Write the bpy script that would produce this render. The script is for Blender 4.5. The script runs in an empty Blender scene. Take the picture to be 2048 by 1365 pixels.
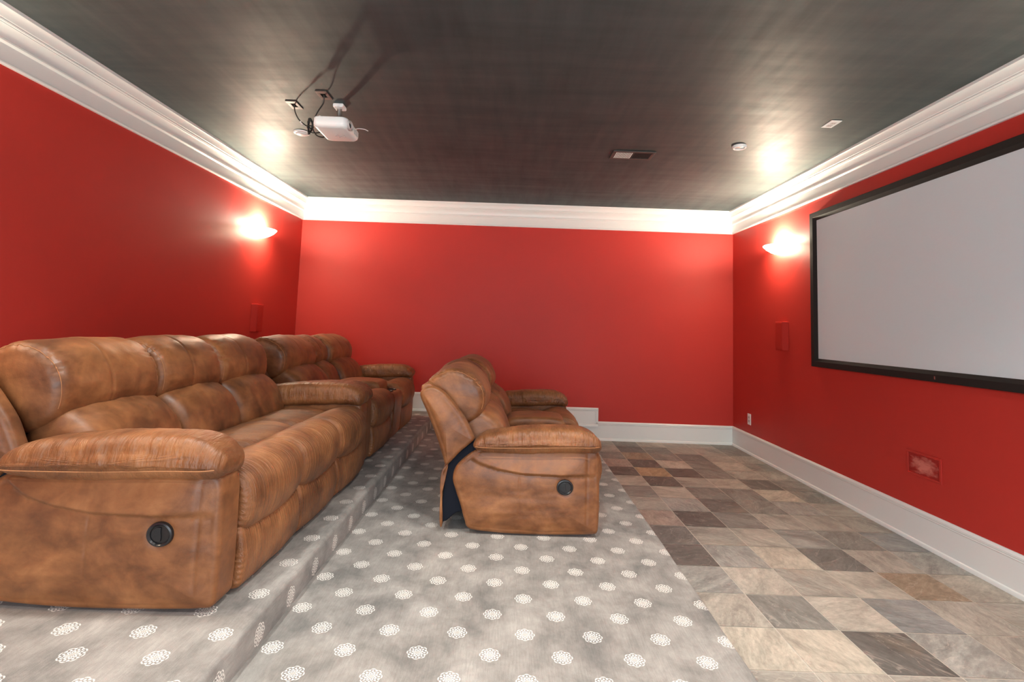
import bpy, bmesh, math, random
from mathutils import Vector, Matrix, noise

random.seed(7)
S = bpy.context.scene
COL = S.collection
PI = math.pi

# ------------------------------------------------------------------ room measures
XL, XR, YF, YB, H = -2.7451, 2.8281, 6.428, -2.2, 2.9528
Z1, Z2 = 0.166, 0.285            # the two carpeted tiers
XE1, XE2 = 0.919, -0.892         # their front edges
ZB, ZC = 0.232, 2.6664           # baseboard height, underside of crown

# ------------------------------------------------------------------ object helpers
def link(o, parent=None):
    COL.objects.link(o)
    if parent is not None:
        o.parent = parent
    return o

def mesh_obj(name, verts, faces, mat, parent=None, smooth=True, sharp=None):
    me = bpy.data.meshes.new(name)
    me.from_pydata([tuple(v) for v in verts], [], faces)
    me.validate()
    bm = bmesh.new(); bm.from_mesh(me)
    bmesh.ops.recalc_face_normals(bm, faces=bm.faces)
    bm.to_mesh(me); bm.free()
    if mat is not None:
        me.materials.append(mat)
    if smooth:
        me.polygons.foreach_set('use_smooth', [True] * len(me.polygons))
        if sharp:
            me.set_sharp_from_angle(angle=math.radians(sharp))
    return link(bpy.data.objects.new(name, me), parent)

def thing(name, label, cat, loc=(0, 0, 0), rotz=0.0, group=None):
    o = bpy.data.objects.new(name, None)
    o.empty_display_size = 0.1
    COL.objects.link(o)
    o.location = loc
    o.rotation_euler = (0, 0, rotz)
    o['label'] = label; o['category'] = cat
    if group:
        o['group'] = group
    return o

def tag(o, label, cat, group=None):
    o['label'] = label; o['category'] = cat
    if group:
        o['group'] = group
    return o

def struct(o):
    o['kind'] = 'structure'
    return o

class MB:
    """collects simple solids into one mesh"""
    def __init__(s):
        s.v = []; s.f = []
    def add(s, verts, faces):
        b = len(s.v)
        s.v += [tuple(v) for v in verts]
        s.f += [tuple(i + b for i in f) for f in faces]
        return s
    def box(s, x0, x1, y0, y1, z0, z1):
        v = [(x, y, z) for x in (x0, x1) for y in (y0, y1) for z in (z0, z1)]
        return s.add(v, [(0, 1, 3, 2), (4, 6, 7, 5), (0, 4, 5, 1), (2, 3, 7, 6), (0, 2, 6, 4), (1, 5, 7, 3)])
    def prism(s, poly, axis, a0, a1):
        n = len(poly)
        def P(p, a):
            return {'x': (a, p[0], p[1]), 'y': (p[0], a, p[1]), 'z': (p[0], p[1], a)}[axis]
        v = [P(p, a0) for p in poly] + [P(p, a1) for p in poly]
        f = [tuple(range(n)), tuple(range(2 * n - 1, n - 1, -1))]
        f += [(i, (i + 1) % n, n + (i + 1) % n, n + i) for i in range(n)]
        return s.add(v, f)
    def lathe(s, prof, c=(0, 0, 0), axis='z', seg=32, a0=0.0, a1=2 * PI, sx=1.0, sy=1.0):
        full = abs(a1 - a0 - 2 * PI) < 1e-6
        m = seg if full else seg + 1
        v = []; f = []
        for k in range(m):
            a = a0 + (a1 - a0) * k / seg
            for (r, h) in prof:
                p = (r * math.cos(a) * sx, r * math.sin(a) * sy, h)
                if axis == 'x': p = (p[2], p[0], p[1])
                if axis == 'y': p = (p[0], p[2], p[1])
                v.append((c[0] + p[0], c[1] + p[1], c[2] + p[2]))
        n = len(prof)
        for k in range(seg):
            k2 = (k + 1) % m
            for i in range(n - 1):
                f.append((k * n + i, k * n + i + 1, k2 * n + i + 1, k2 * n + i))
        return s.add(v, f)
    def tube(s, pts, r, seg=8, sub=6, closed=False):
        P = [Vector(p) for p in pts]
        if sub > 1:
            Q = []
            n = len(P)
            rng = range(n) if closed else range(n - 1)
            for i in rng:
                p0 = P[(i - 1) % n] if (closed or i > 0) else P[i]
                p1 = P[i]; p2 = P[(i + 1) % n]
                p3 = P[(i + 2) % n] if (closed or i + 2 < n) else p2
                for k in range(sub):
                    t = k / sub
                    Q.append(0.5 * ((2 * p1) + (p2 - p0) * t + (2 * p0 - 5 * p1 + 4 * p2 - p3) * t * t + (3 * p1 - p0 - 3 * p2 + p3) * t ** 3))
            if not closed: Q.append(P[-1])
            P = Q
        n = len(P)
        v = []; f = []
        up = Vector((0.13, 0.21, 0.97))
        for i in range(n):
            a = P[(i - 1) % n] if (closed or i > 0) else P[i]
            b = P[(i + 1) % n] if (closed or i + 1 < n) else P[i]
            d = (b - a)
            if d.length < 1e-9: d = Vector((0, 0, 1))
            d.normalize()
            u = d.cross(up)
            if u.length < 1e-4: u = d.cross(Vector((1, 0, 0)))
            u.normalize(); w = d.cross(u); up = u.cross(d)
            for k in range(seg):
                t = 2 * PI * k / seg
                v.append(P[i] + u * (r * math.cos(t)) + w * (r * math.sin(t)))
        last = n if closed else n - 1
        for i in range(last):
            j = (i + 1) % n
            for k in range(seg):
                k2 = (k + 1) % seg
                f.append((i * seg + k, i * seg + k2, j * seg + k2, j * seg + k))
        if not closed:
            f.append(tuple(range(seg))); f.append(tuple((n - 1) * seg + k for k in range(seg)))
        return s.add(v, f)
    def build(s, name, mat, parent=None, smooth=False, sharp=40, bevel=0.0, seg=2):
        o = mesh_obj(name, s.v, s.f, mat, parent, smooth, sharp if smooth else None)
        if bevel > 0:
            m = o.modifiers.new('Bevel', 'BEVEL'); m.width = bevel; m.segments = seg
            m.harden_normals = True; m.limit_method = 'ANGLE'; m.angle_limit = math.radians(35)
            o.data.polygons.foreach_set('use_smooth', [True] * len(o.data.polygons))
            o.data.set_sharp_from_angle(angle=math.radians(50))
        return o

# ------------------------------------------------------------------ materials
class NT:
    def __init__(s, name):
        s.m = bpy.data.materials.new(name); s.m.use_nodes = True
        s.t = s.m.node_tree; s.t.nodes.clear()
        s.out = s.n('ShaderNodeOutputMaterial')
        s.b = s.n('ShaderNodeBsdfPrincipled')
        s.l(s.b.outputs[0], s.out.inputs[0])
    def n(s, typ, **kw):
        nd = s.t.nodes.new(typ)
        for k, v in kw.items():
            setattr(nd, k, v)
        return nd
    def l(s, a, b):
        s.t.links.new(a, b)
    def coord(s, kind='Object', scale=(1, 1, 1)):
        tc = s.n('ShaderNodeTexCoord'); mp = s.n('ShaderNodeMapping')
        s.l(tc.outputs[kind], mp.inputs['Vector'])
        mp.inputs['Scale'].default_value = scale
        return mp.outputs[0]
    def noise(s, vec, scale, detail=4, rough=0.5, dist=0.0):
        nd = s.n('ShaderNodeTexNoise')
        s.l(vec, nd.inputs['Vector'])
        nd.inputs['Scale'].default_value = scale
        nd.inputs['Detail'].default_value = detail
        nd.inputs['Roughness'].default_value = rough
        nd.inputs['Distortion'].default_value = dist
        return nd.outputs['Fac']
    def ramp(s, fac, stops):
        r = s.n('ShaderNodeValToRGB')
        els = r.color_ramp.elements
        while len(els) < len(stops): els.new(0.5)
        for e, (p, c) in zip(els, stops):
            e.position = p
            e.color = (c, c, c, 1) if not hasattr(c, '__len__') else (c[0], c[1], c[2], 1)
        s.l(fac, r.inputs[0])
        return r.outputs[0]
    def math(s, op, a, b=None, c=None, clamp=False):
        nd = s.n('ShaderNodeMath', operation=op, use_clamp=clamp)
        for i, x in enumerate((a, b, c)):
            if x is None: continue
            if hasattr(x, 'default_value') or hasattr(x, 'is_linked'): s.l(x, nd.inputs[i])
            else: nd.inputs[i].default_value = x
        return nd.outputs[0]
    def mix(s, fac, a, b, mode='MIX'):
        nd = s.n('ShaderNodeMix', data_type='RGBA', blend_type=mode)
        for i, x in ((0, fac), (6, a), (7, b)):
            if hasattr(x, 'is_linked'): s.l(x, nd.inputs[i])
            elif hasattr(x, '__len__'): nd.inputs[i].default_value = (x[0], x[1], x[2], 1)
            else: nd.inputs[i].default_value = x
        return nd.outputs[2]
    def bump(s, h, strength=0.3, dist=0.01, prev=None):
        nd = s.n('ShaderNodeBump')
        nd.inputs['Strength'].default_value = strength
        nd.inputs['Distance'].default_value = dist
        s.l(h, nd.inputs['Height'])
        if prev is not None: s.l(prev, nd.inputs['Normal'])
        return nd.outputs[0]
    def set(s, color=None, rough=None, spec=None, normal=None, **kw):
        for k, x in (('Base Color', color), ('Roughness', rough), ('Specular IOR Level', spec), ('Normal', normal)):
            if x is None: continue
            if hasattr(x, 'is_linked'): s.l(x, s.b.inputs[k])
            elif hasattr(x, '__len__'): s.b.inputs[k].default_value = (x[0], x[1], x[2], 1)
            else: s.b.inputs[k].default_value = x
        for k, x in kw.items():
            s.b.inputs[k.replace('_', ' ')].default_value = x
        return s.m

def plain(name, color, rough=0.5, spec=0.5, bump=0.0, bscale=200, **kw):
    t = NT(name)
    nrm = None
    if bump > 0:
        nrm = t.bump(t.noise(t.coord(), bscale, 2), bump, 0.002)
    return t.set(color, rough, spec, nrm, **kw)

def wall_paint():
    t = NT('red_wall_paint')
    v = t.coord()
    n1 = t.noise(v, 1.3, 3)
    col = t.mix(n1, (0.43, 0.032, 0.024), (0.49, 0.038, 0.029))
    b = t.bump(t.noise(v, 230, 2), 0.12, 0.002)
    return t.set(col, 0.50, 0.28, b)

def ceiling_paint():
    t = NT('charcoal_ceiling_paint')
    v = t.coord()
    st = t.noise(t.coord(scale=(7.0, 0.9, 1)), 1.6, 5, 0.6)      # roller lanes along the room
    st2 = t.noise(t.coord(scale=(0.8, 6.0, 1)), 1.5, 5, 0.6)     # cross lanes
    mx = t.math('ADD', t.math('MULTIPLY', st, 0.5), t.math('MULTIPLY', st2, 0.5))
    col = t.ramp(mx, [(0.32, (0.041, 0.049, 0.051)), (0.68, (0.066, 0.078, 0.080))])
    rg = t.ramp(mx, [(0.3, 0.62), (0.7, 0.48)])
    b = t.bump(t.noise(v, 150, 2), 0.12, 0.002)
    t.set(col, rg, 0.34, b)
    t.b.inputs['Specular Tint'].default_value = (0.55, 1.0, 1.0, 1)
    return t.m

def leather(name, mode='suede', pleat=None):
    t = NT(name)
    v = t.coord()
    n1 = t.noise(v, 3.1, 5, 0.6, 0.6)
    n2 = t.noise(t.coord(scale=(1, 1, 1.4)), 9.0, 6, 0.62, 0.4)
    m = t.math('ADD', t.math('MULTIPLY', n1, 0.62), t.math('MULTIPLY', n2, 0.38))
    col = t.ramp(m, [(0.29, (0.045, 0.015, 0.0052)), (0.44, (0.150, 0.055, 0.0185)), (0.57, (0.255, 0.101, 0.034)), (0.73, (0.40, 0.178, 0.066))])
    fine = t.noise(v, 240, 3)
    pores = t.noise(v, 75, 5, 0.6)
    bn = t.bump(t.math('ADD', t.math('MULTIPLY', fine, 0.4), pores), 0.22, 0.0022)
    if pleat:
        p = t.noise(t.coord(scale=pleat), 1.0, 4, 0.55, 0.25)
        bn = t.bump(p, 0.85, 0.016, bn)
    rg = t.ramp(n2, [(0.3, 0.40), (0.7, 0.54)])
    m_ = t.set(col, rg, 0.48, bn)
    t.b.inputs['Sheen Weight'].default_value = 0.06
    t.b.inputs['Sheen Roughness'].default_value = 0.45
    t.b.inputs['Sheen Tint'].default_value = (1.0, 0.72, 0.5, 1)
    return m_

def carpet():
    t = NT('medallion_carpet')
    tc = t.n('ShaderNodeTexCoord')
    sep = t.n('ShaderNodeSeparateXYZ'); t.l(tc.outputs['UV'], sep.inputs[0])
    U, V = sep.outputs[0], sep.outputs[1]
    SX, SY = 0.267, 0.264
    def cell(u0, v0):
        a = t.math('SUBTRACT', t.math('FRACT', t.math('ADD', t.math('DIVIDE', t.math('SUBTRACT', U, u0), SX), 0.5)), 0.5)
        b = t.math('SUBTRACT', t.math('FRACT', t.math('ADD', t.math('DIVIDE', t.math('SUBTRACT', V, v0), SY), 0.5)), 0.5)
        a = t.math('MULTIPLY', a, SX); b = t.math('MULTIPLY', b, SY)
        r = t.math('SQRT', t.math('ADD', t.math('MULTIPLY', a, a), t.math('MULTIPLY', b, b)))
        th = t.math('ARCTAN2', b, a)
        q = t.math('DIVIDE', r, 0.0405)
        # lacy rosette: spokes whose phase turns with the radius, cut by rings
        s1 = t.math('COSINE', t.math('MULTIPLY', th, 8.0))
        s2 = t.math('COSINE', t.math('ADD', t.math('MULTIPLY', th, 16.0), t.math('MULTIPLY', q, 9.0)))
        s3 = t.math('COSINE', t.math('ADD', t.math('MULTIPLY', th, -16.0), t.math('MULTIPLY', q, 9.0)))
        rg = t.math('COSINE', t.math('MULTIPLY', q, 20.0))
        f = t.math('ADD', t.math('MULTIPLY', s1, t.math('MULTIPLY', rg, 0.9)), t.math('MULTIPLY', t.math('ADD', s2, s3), 0.45))
        lace = t.math('MULTIPLY_ADD', f, 2.6, 0.52, clamp=True)
        edge = t.math('MULTIPLY_ADD', s1, 0.05, 0.96)
        inside = t.math('MULTIPLY', t.math('SUBTRACT', edge, q), 14.0, clamp=True)
        return t.math('MULTIPLY', lace, inside)
    m = t.math('MAXIMUM', cell(-0.0365, 1.955), cell(0.0965, 2.085))
    vec = tc.outputs['UV']
    def mp(sc):
        k = t.n('ShaderNodeMapping'); t.l(vec, k.inputs[0]); k.inputs['Scale'].default_value = (sc[0], sc[1], 1)
        return k.outputs[0]
    patch = t.noise(mp((1, 0.8)), 4.6, 7, 0.66, 0.25)       # brushed pile
    strie = t.noise(mp((170, 14)), 1.0, 3, 0.6)
    grain = t.noise(mp((420, 420)), 1.0, 2)
    base = t.ramp(patch, [(0.33, (0.150, 0.147, 0.138)), (0.5, (0.255, 0.243, 0.224)), (0.67, (0.365, 0.350, 0.325))])
    sg = t.math('MULTIPLY_ADD', strie, 0.55, 0.72)
    gg = t.math('MULTIPLY_ADD', grain, 0.5, 0.75)
    base = t.mix(1.0, base, t.math('MULTIPLY', sg, gg), 'MULTIPLY')
    col = t.mix(t.math('MULTIPLY', m, 0.80), base, (0.88, 0.86, 0.81))
    h = t.math('ADD', grain, t.math('MULTIPLY', m, 1.2))
    nb = t.bump(h, 0.5, 0.003)
    m_ = t.set(col, 0.95, 0.15, nb)
    t.b.inputs['Sheen Weight'].default_value = 0.15
    return m_

def slate():
    t = NT('slate_tile')
    at = t.n('ShaderNodeAttribute', attribute_name='tile_color')
    of = t.n('ShaderNodeAttribute', attribute_name='tile_shift')
    tc = t.n('ShaderNodeTexCoord')
    ad = t.n('ShaderNodeVectorMath', operation='ADD')
    t.l(tc.outputs['Object'], ad.inputs[0]); t.l(of.outputs['Color'], ad.inputs[1])
    rt = t.n('ShaderNodeVectorRotate', rotation_type='Z_AXIS'); t.l(ad.outputs[0], rt.inputs['Vector'])
    sx = t.n('ShaderNodeSeparateXYZ'); t.l(of.outputs['Color'], sx.inputs[0]); t.l(sx.outputs[2], rt.inputs['Angle'])
    mp = t.n('ShaderNodeMapping'); t.l(rt.outputs[0], mp.inputs[0])
    mp.inputs['Scale'].default_value = (1.0, 2.2, 1)
    v = mp.outputs[0]
    cl = t.noise(v, 2.6, 8, 0.66, 1.6)
    fi = t.noise(v, 26, 6, 0.7, 0.3)
    vein = t.math('ABSOLUTE', t.math('SUBTRACT', t.noise(v, 3.3, 5, 0.55, 1.2), 0.5))
    vein = t.ramp(vein, [(0.0, 1.0), (0.012, 0.0)])
    k = t.ramp(cl, [(0.28, 0.60), (0.5, 1.0), (0.72, 1.36)])
    k2 = t.ramp(fi, [(0.3, 0.78), (0.7, 1.22)])
    c = t.mix(1.0, at.outputs['Color'], k, 'MULTIPLY')
    c = t.mix(1.0, c, k2, 'MULTIPLY')
    warm = t.ramp(t.noise(v, 1.7, 4, 0.6, 0.8), [(0.58, 0.0), (0.75, 1.0)])
    c = t.mix(t.math('MULTIPLY', warm, 0.28), c, (0.40, 0.29, 0.19))
    c = t.mix(t.math('MULTIPLY', vein, 0.30), c, (0.62, 0.55, 0.47))
    nb = t.bump(t.math('ADD', cl, t.math('MULTIPLY', fi, 0.35)), 0.5, 0.006)
    return t.set(c, 0.5, 0.4, nb)

M = {}
M['wall'] = wall_paint()
M['ceiling'] = ceiling_paint()
M['trim'] = plain('white_trim_paint', (0.74, 0.795, 0.80), 0.33, 0.5)
M['leather'] = leather('brown_suede_leather')
M['leather_roll'] = leather('brown_suede_leather_cross_pleated', pleat=(5, 75, 5))
M['leather_pad'] = leather('brown_suede_leather_arm_pleated', pleat=(38, 7, 9))
M['seam'] = plain('tan_seam_thread', (0.34, 0.15, 0.062), 0.6, 0.3)
M['navy'] = plain('dark_navy_lining_cloth', (0.006, 0.008, 0.014), 0.9, 0.2)
M['plinth'] = plain('black_base_cloth', (0.012, 0.012, 0.013), 0.9, 0.1)
M['black_plastic'] = plain('black_plastic', (0.012, 0.013, 0.015), 0.28, 0.5)
M['dark_cup'] = plain('dark_cup_plastic', (0.01, 0.008, 0.008), 0.4, 0.5)
M['carpet'] = carpet()
M['slate'] = slate()
M['grout'] = plain('pale_grout', (0.60, 0.56, 0.49), 0.9, 0.2, 0.3, 120)
M['screen'] = plain('grey_projection_fabric', (0.62, 0.73, 0.79), 0.85, 0.15, 0.1, 600)
M['velvet'] = plain('black_frame_velvet', (0.010, 0.008, 0.008), 0.72, 0.35, 0.5, 400)
M['white_plastic'] = plain('white_plastic', (0.80, 0.88, 0.89), 0.35, 0.5)
M['grey_plastic'] = plain('pale_grey_plastic', (0.50, 0.50, 0.50), 0.4, 0.5)
M['cable'] = plain('black_cable_rubber', (0.012, 0.011, 0.010), 0.5, 0.4)
M['cable_white'] = plain('white_cable_rubber', (0.7, 0.7, 0.68), 0.5, 0.4)
M['plate_dark'] = plain('charcoal_painted_plate', (0.058, 0.054, 0.050), 0.42, 0.5)
M['void'] = plain('dark_void', (0.004, 0.004, 0.004), 0.9, 0.1)
M['red_grille'] = plain('red_painted_grille', (0.43, 0.030, 0.022), 0.75, 0.08)
M['metal'] = plain('brushed_metal', (0.62, 0.61, 0.60), 0.3, 0.5, Metallic=1.0)
M['nickel'] = plain('dark_glass_lens', (0.015, 0.017, 0.022), 0.06, 0.8)

def sconce_glass():
    t = NT('lit_alabaster_glass')
    v = t.coord()
    c = t.ramp(t.noise(v, 9, 4, 0.6, 1.0), [(0.3, (1.0, 0.80, 0.52)), (0.7, (1.0, 0.90, 0.70))])
    m = t.set((0.9, 0.85, 0.75), 0.3, 0.5)
    t.l(c, t.b.inputs['Emission Color'])
    t.b.inputs['Emission Strength'].default_value = 72.0
    return m
M['sconce'] = sconce_glass()

# pale worn middle of the painted grille on the screen wall
def worn_red():
    t = NT('worn_red_grille_paint')
    v = t.coord()
    tc = t.n('ShaderNodeTexCoord'); sp = t.n('ShaderNodeSeparateXYZ'); t.l(tc.outputs['Object'], sp.inputs[0])
    a = t.math('DIVIDE', t.math('SUBTRACT', sp.outputs[1], -0.005), 0.115)
    b = t.math('DIVIDE', sp.outputs[2], 0.062)
    r = t.math('SQRT', t.math('ADD', t.math('MULTIPLY', a, a), t.math('MULTIPLY', b, b)))
    n = t.noise(t.coord(scale=(1, 1, 1.8)), 22, 5, 0.6, 0.5)
    k = t.math('MULTIPLY_ADD', t.math('SUBTRACT', t.math('ADD', t.math('SUBTRACT', 1.0, r), t.math('MULTIPLY', t.math('SUBTRACT', n, 0.5), 2.0)), 0.0), 1.3, 0.1, clamp=True)
    c = t.mix(k, (0.34, 0.018, 0.014), (0.62, 0.21, 0.17))
    return t.set(c, 0.5, 0.4)
M['worn_red'] = worn_red()

# ------------------------------------------------------------------ soft shapes
def resample(pts, n):
    """closed Catmull-Rom through pts, n points evenly along it"""
    P = [Vector(p) for p in pts]; k = len(P); Q = []
    for i in range(k):
        p0, p1, p2, p3 = P[i - 1], P[i], P[(i + 1) % k], P[(i + 2) % k]
        for j in range(16):
            t = j / 16
            Q.append(0.5 * ((2 * p1) + (p2 - p0) * t + (2 * p0 - 5 * p1 + 4 * p2 - p3) * t * t + (3 * p1 - p0 - 3 * p2 + p3) * t ** 3))
    area = sum(Q[i].x * Q[(i + 1) % len(Q)].y - Q[(i + 1) % len(Q)].x * Q[i].y for i in range(len(Q)))
    if area < 0: Q.reverse()
    L = [0]
    for i in range(len(Q)): L.append(L[-1] + (Q[(i + 1) % len(Q)] - Q[i]).length)
    out = []; j = 0
    for i in range(n):
        s = L[-1] * i / n
        while L[j + 1] < s: j += 1
        t = (s - L[j]) / max(1e-9, L[j + 1] - L[j])
        out.append(Q[j].lerp(Q[(j + 1) % len(Q)], t))
    return out

def soft(name, profile, y0, y1, r, mat, parent=None, n=80, m=40, warp=None, disp=None, cap0=None, cap1=None, rings=5, rr=None):
    """cushion: side profile (x,z) swept from y0 to y1 with rounded ends of radius r.
    cap0/cap1(x,z)->outward offset of the end faces; warp(x,y,z,v)->xyz; disp(co,normal)->offset along normal"""
    P = resample(profile, n)
    N = []
    for i in range(n):
        d = P[(i + 2) % n] - P[i - 2]
        N.append(Vector((d.y, -d.x)).normalized())
    for _ in range(3):
        N = [(N[i - 1] + N[i] * 2 + N[(i + 1) % n]).normalized() for i in range(n)]
    c = sum(P, Vector((0, 0))) / n
    st = []
    K = 7
    for k in range(K):
        a = PI / 2 * k / K
        st.append((y0 + r * (1 - math.cos(a)), r * (1 - math.sin(a))))
    for k in range(m + 1):
        st.append((y0 + r + (y1 - y0 - 2 * r) * k / m, 0.0))
    for k in range(K - 1, -1, -1):
        a = PI / 2 * k / K
        st.append((y1 - r * (1 - math.cos(a)), r * (1 - math.sin(a))))
    verts = []; faces = []
    def W(x, y, z):
        if warp:
            return warp(x, y, z, (y - y0) / (y1 - y0))
        return (x, y, z)
    for (y, d) in st:
        for i in range(n):
            p = P[i] - N[i] * d
            verts.append(W(p.x, y, p.y))
    ns = len(st)
    for s in range(ns - 1):
        for i in range(n):
            j = (i + 1) % n
            faces.append((s * n + i, s * n + j, (s + 1) * n + j, (s + 1) * n + i))
    for end, y, sgn, capf in ((0, y0, -1, cap0), (ns - 1, y1, 1, cap1)):
        prev = [end * n + i for i in range(n)]
        edge = [P[i] - N[i] * st[end][1] for i in range(n)]
        for k in range(1, rings):
            f = 1 - k / rings
            cur = []
            for i in range(n):
                p = c + (edge[i] - c) * f
                off = capf(p.x, p.y, f) * sgn if capf else 0.0
                verts.append(W(p.x, y + off, p.y)); cur.append(len(verts) - 1)
            for i in range(n):
                j = (i + 1) % n
                faces.append((prev[i], prev[j], cur[j], cur[i]))
            prev = cur
        off = capf(c.x, c.y, 0.0) * sgn if capf else 0.0
        verts.append(W(c.x, y + off, c.y)); q = len(verts) - 1
        for i in range(n):
            faces.append((prev[i], prev[(i + 1) % n], q))
    o = mesh_obj(name, verts, faces, mat, parent, True)
    if disp:
        me = o.data
        nr = [v.normal.copy() for v in me.vertices]
        for v, nn in zip(me.vertices, nr):
            v.co = v.co + nn * disp(v.co, nn)
        me.update()
    return o

def nz(x, y, z):
    return noise.noise(Vector((x, y, z)))

def sm(a, b, x):
    t = min(1, max(0, (x - a) / (b - a)))
    return t * t * (3 - 2 * t)

# ------------------------------------------------------------------ recliner sofas
PANEL = [(-0.754, 0.029), (-0.62, 0.012), (-0.44, 0.006), (-0.22, 0.010), (-0.05, 0.018), (-0.008, 0.03), (0.0, 0.08), (0.002, 0.20), (0.0, 0.36), (-0.004, 0.46),
         (-0.03, 0.50), (-0.12, 0.512), (-0.40, 0.505), (-0.68, 0.50), (-0.737, 0.476), (-0.80, 0.43), (-0.848, 0.375), (-0.862, 0.31), (-0.845, 0.25), (-0.811, 0.161), (-0.785, 0.08)]
PAD = [(-0.752, 0.505), (-0.731, 0.543), (-0.662, 0.580), (-0.505, 0.608), (-0.329, 0.622), (-0.147, 0.624), (-0.065, 0.608), (-0.01, 0.575), (0.008, 0.535), (-0.006, 0.50), (-0.05, 0.485), (-0.20, 0.482), (-0.45, 0.466), (-0.62, 0.467), (-0.72, 0.480)]
WING = [(-1.052, 0.809), (-1.030, 0.850), (-0.975, 0.862), (-0.915, 0.835), (-0.868, 0.789), (-0.815, 0.725), (-0.774, 0.669), (-0.735, 0.59), (-0.718, 0.545), (-0.735, 0.520), (-0.801, 0.462), (-0.866, 0.392), (-0.885, 0.392), (-0.905, 0.45), (-0.947, 0.559), (-1.007, 0.705)]
PILLOW = [(-0.715, 0.635), (-0.682, 0.675), (-0.668, 0.745), (-0.680, 0.825), (-0.725, 0.905), (-0.785, 0.955), (-0.868, 0.975), (-0.947, 0.955), (-1.005, 0.912), (-1.026, 0.860), (-1.005, 0.79), (-0.955, 0.69), (-0.88, 0.60), (-0.79, 0.595)]
LUMBAR = [(-0.700, 0.685), (-0.640, 0.660), (-0.590, 0.620), (-0.549, 0.565), (-0.523, 0.50), (-0.520, 0.44), (-0.56, 0.40), (-0.68, 0.385), (-0.80, 0.43), (-0.84, 0.53), (-0.80, 0.64)]
SEAT = [(-0.64, 0.415), (-0.52, 0.462), (-0.36, 0.474), (-0.25, 0.466), (-0.195, 0.445), (-0.18, 0.41), (-0.22, 0.37), (-0.45, 0.355), (-0.62, 0.365)]
ROLL = [(-0.33, 0.40), (-0.26, 0.435), (-0.18, 0.474), (-0.105, 0.490), (-0.03, 0.476), (0.022, 0.432), (0.042, 0.36), (0.034, 0.29), (0.008, 0.240), (-0.05, 0.215), (-0.2, 0.25), (-0.33, 0.32)]
FOOT = [(-0.02, 0.238), (0.008, 0.224), (0.026, 0.165), (0.027, 0.10), (0.016, 0.04), (-0.01, 0.018), (-0.06, 0.02), (-0.10, 0.08), (-0.10, 0.19)]
BACKSLAB = [(-1.045, 0.80), (-1.035, 0.845), (-0.99, 0.85), (-0.965, 0.80), (-0.90, 0.62), (-0.83, 0.44), (-0.84, 0.39), (-0.88, 0.385), (-0.935, 0.53)]
LINING = [(-0.72, 0.535), (-0.70, 0.50), (-0.74, 0.44), (-0.80, 0.36), (-0.80, 0.25), (-0.79, 0.13), (-0.835, 0.11), (-0.905, 0.055), (-0.922, 0.10), (-0.915, 0.25), (-0.905, 0.36), (-0.86, 0.43), (-0.80, 0.485)]
FLAP = [(-0.885, 0.40), (-0.905, 0.385), (-0.930, 0.335), (-0.930, 0.18), (-0.923, 0.045), (-0.914, 0.045), (-0.918, 0.18), (-0.917, 0.33), (-0.895, 0.375)]

def crease(x):
    pts = [(-0.86, 0.50), (-0.79, 0.452), (-0.717, 0.405), (-0.60, 0.374), (-0.453, 0.352), (-0.234, 0.349), (-0.012, 0.357), (0.1, 0.36)]
    for (a, za), (b, zb) in zip(pts[:-1], pts[1:]):
        if a <= x <= b:
            return za + (zb - za) * (x - a) / (b - a)
    return 0.36

def panel_cap(x, z, f):
    b = 0.020 * (1 - f ** 4)
    zc = crease(x)
    e = sm(0.0, 0.02, 1 - f)
    if z > zc:
        b += 0.013 * e * sm(0, 0.014, z - zc) * math.exp(-(z - zc) / 0.13) * (1 - 0.75 * sm(-0.10, -0.05, x))
    else:
        b -= 0.006 * e * math.exp(-(zc - z) / 0.03)
    b += e * (0.0035 * nz(x * 5, 3.1, z * 11) + 0.0016 * nz(x * 9, 8.0, z * 34) * sm(0.34, 0.22, z))
    b -= 0.011 * math.exp(-(((x + 0.205) ** 2 + (z - 0.289) ** 2) / 0.046 ** 2) ** 2)
    b -= 0.004 * e * math.exp(-((x + 0.075) / 0.006) ** 2) * sm(0.06, 0.1, z)
    b -= 0.0025 * e * math.exp(-((x + 0.47) / 0.006) ** 2) * sm(crease(x), crease(x) - 0.03, z)
    return b

def pad_cap(x, z, f):
    return 0.014 * (1 - f ** 2)

def pad_disp(side):
    def d(co, n):
        m = 0.35 + 0.65 * sm(0.2, 0.85, -n.y * side) * sm(0.50, 0.53, co.z)
        fold = nz(co.x * 21 + co.z * 9, 1.7, co.z * 3.0)
        fold2 = nz(co.x * 55 + co.z * 30, 5.0, co.z * 6)
        front = sm(-0.06, 0.03, co.x)
        return 0.0085 * m * fold + 0.004 * m * fold2 + 0.003 * nz(co.x * 6, co.y * 9, co.z * 9) + front * 0.004 * nz(co.x * 8, co.y * 42, co.z * 26)
    return d

def pillow_disp(y0, y1, seed):
    def d(co, n):
        dist = min(co.y - y0, y1 - co.y)
        a = math.atan2(co.z - 0.80, co.x + 0.85)
        q = nz(math.cos(a) * 5.5 + seed, math.sin(a) * 5.5, co.y * 1.5)
        q2 = nz(math.cos(a) * 11 - seed, math.sin(a) * 11, co.y * 2)
        g = -(max(0, 1 - abs(q) * 6) ** 2 * 1.0 + max(0, 1 - abs(q2) * 6) ** 2 * 0.5) * math.exp(-max(0, dist - 0.015) / 0.06) * sm(-0.9, 0.2, math.sin(a) * 0.8 - math.cos(a) * 0.3)
        g *= 1 - sm(0.72, 0.97, abs(n.y))
        low = nz(co.x * 4.5 + seed, co.y * 5, co.z * 5)
        mid = nz(co.x * 13, co.y * 11 + seed, co.z * 13)
        return 0.0105 * g - 0.004 * math.exp(-((co.y - y0 - 0.42 * (y1 - y0)) / 0.007) ** 2) + 0.009 * low + 0.0035 * mid
    return d

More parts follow.
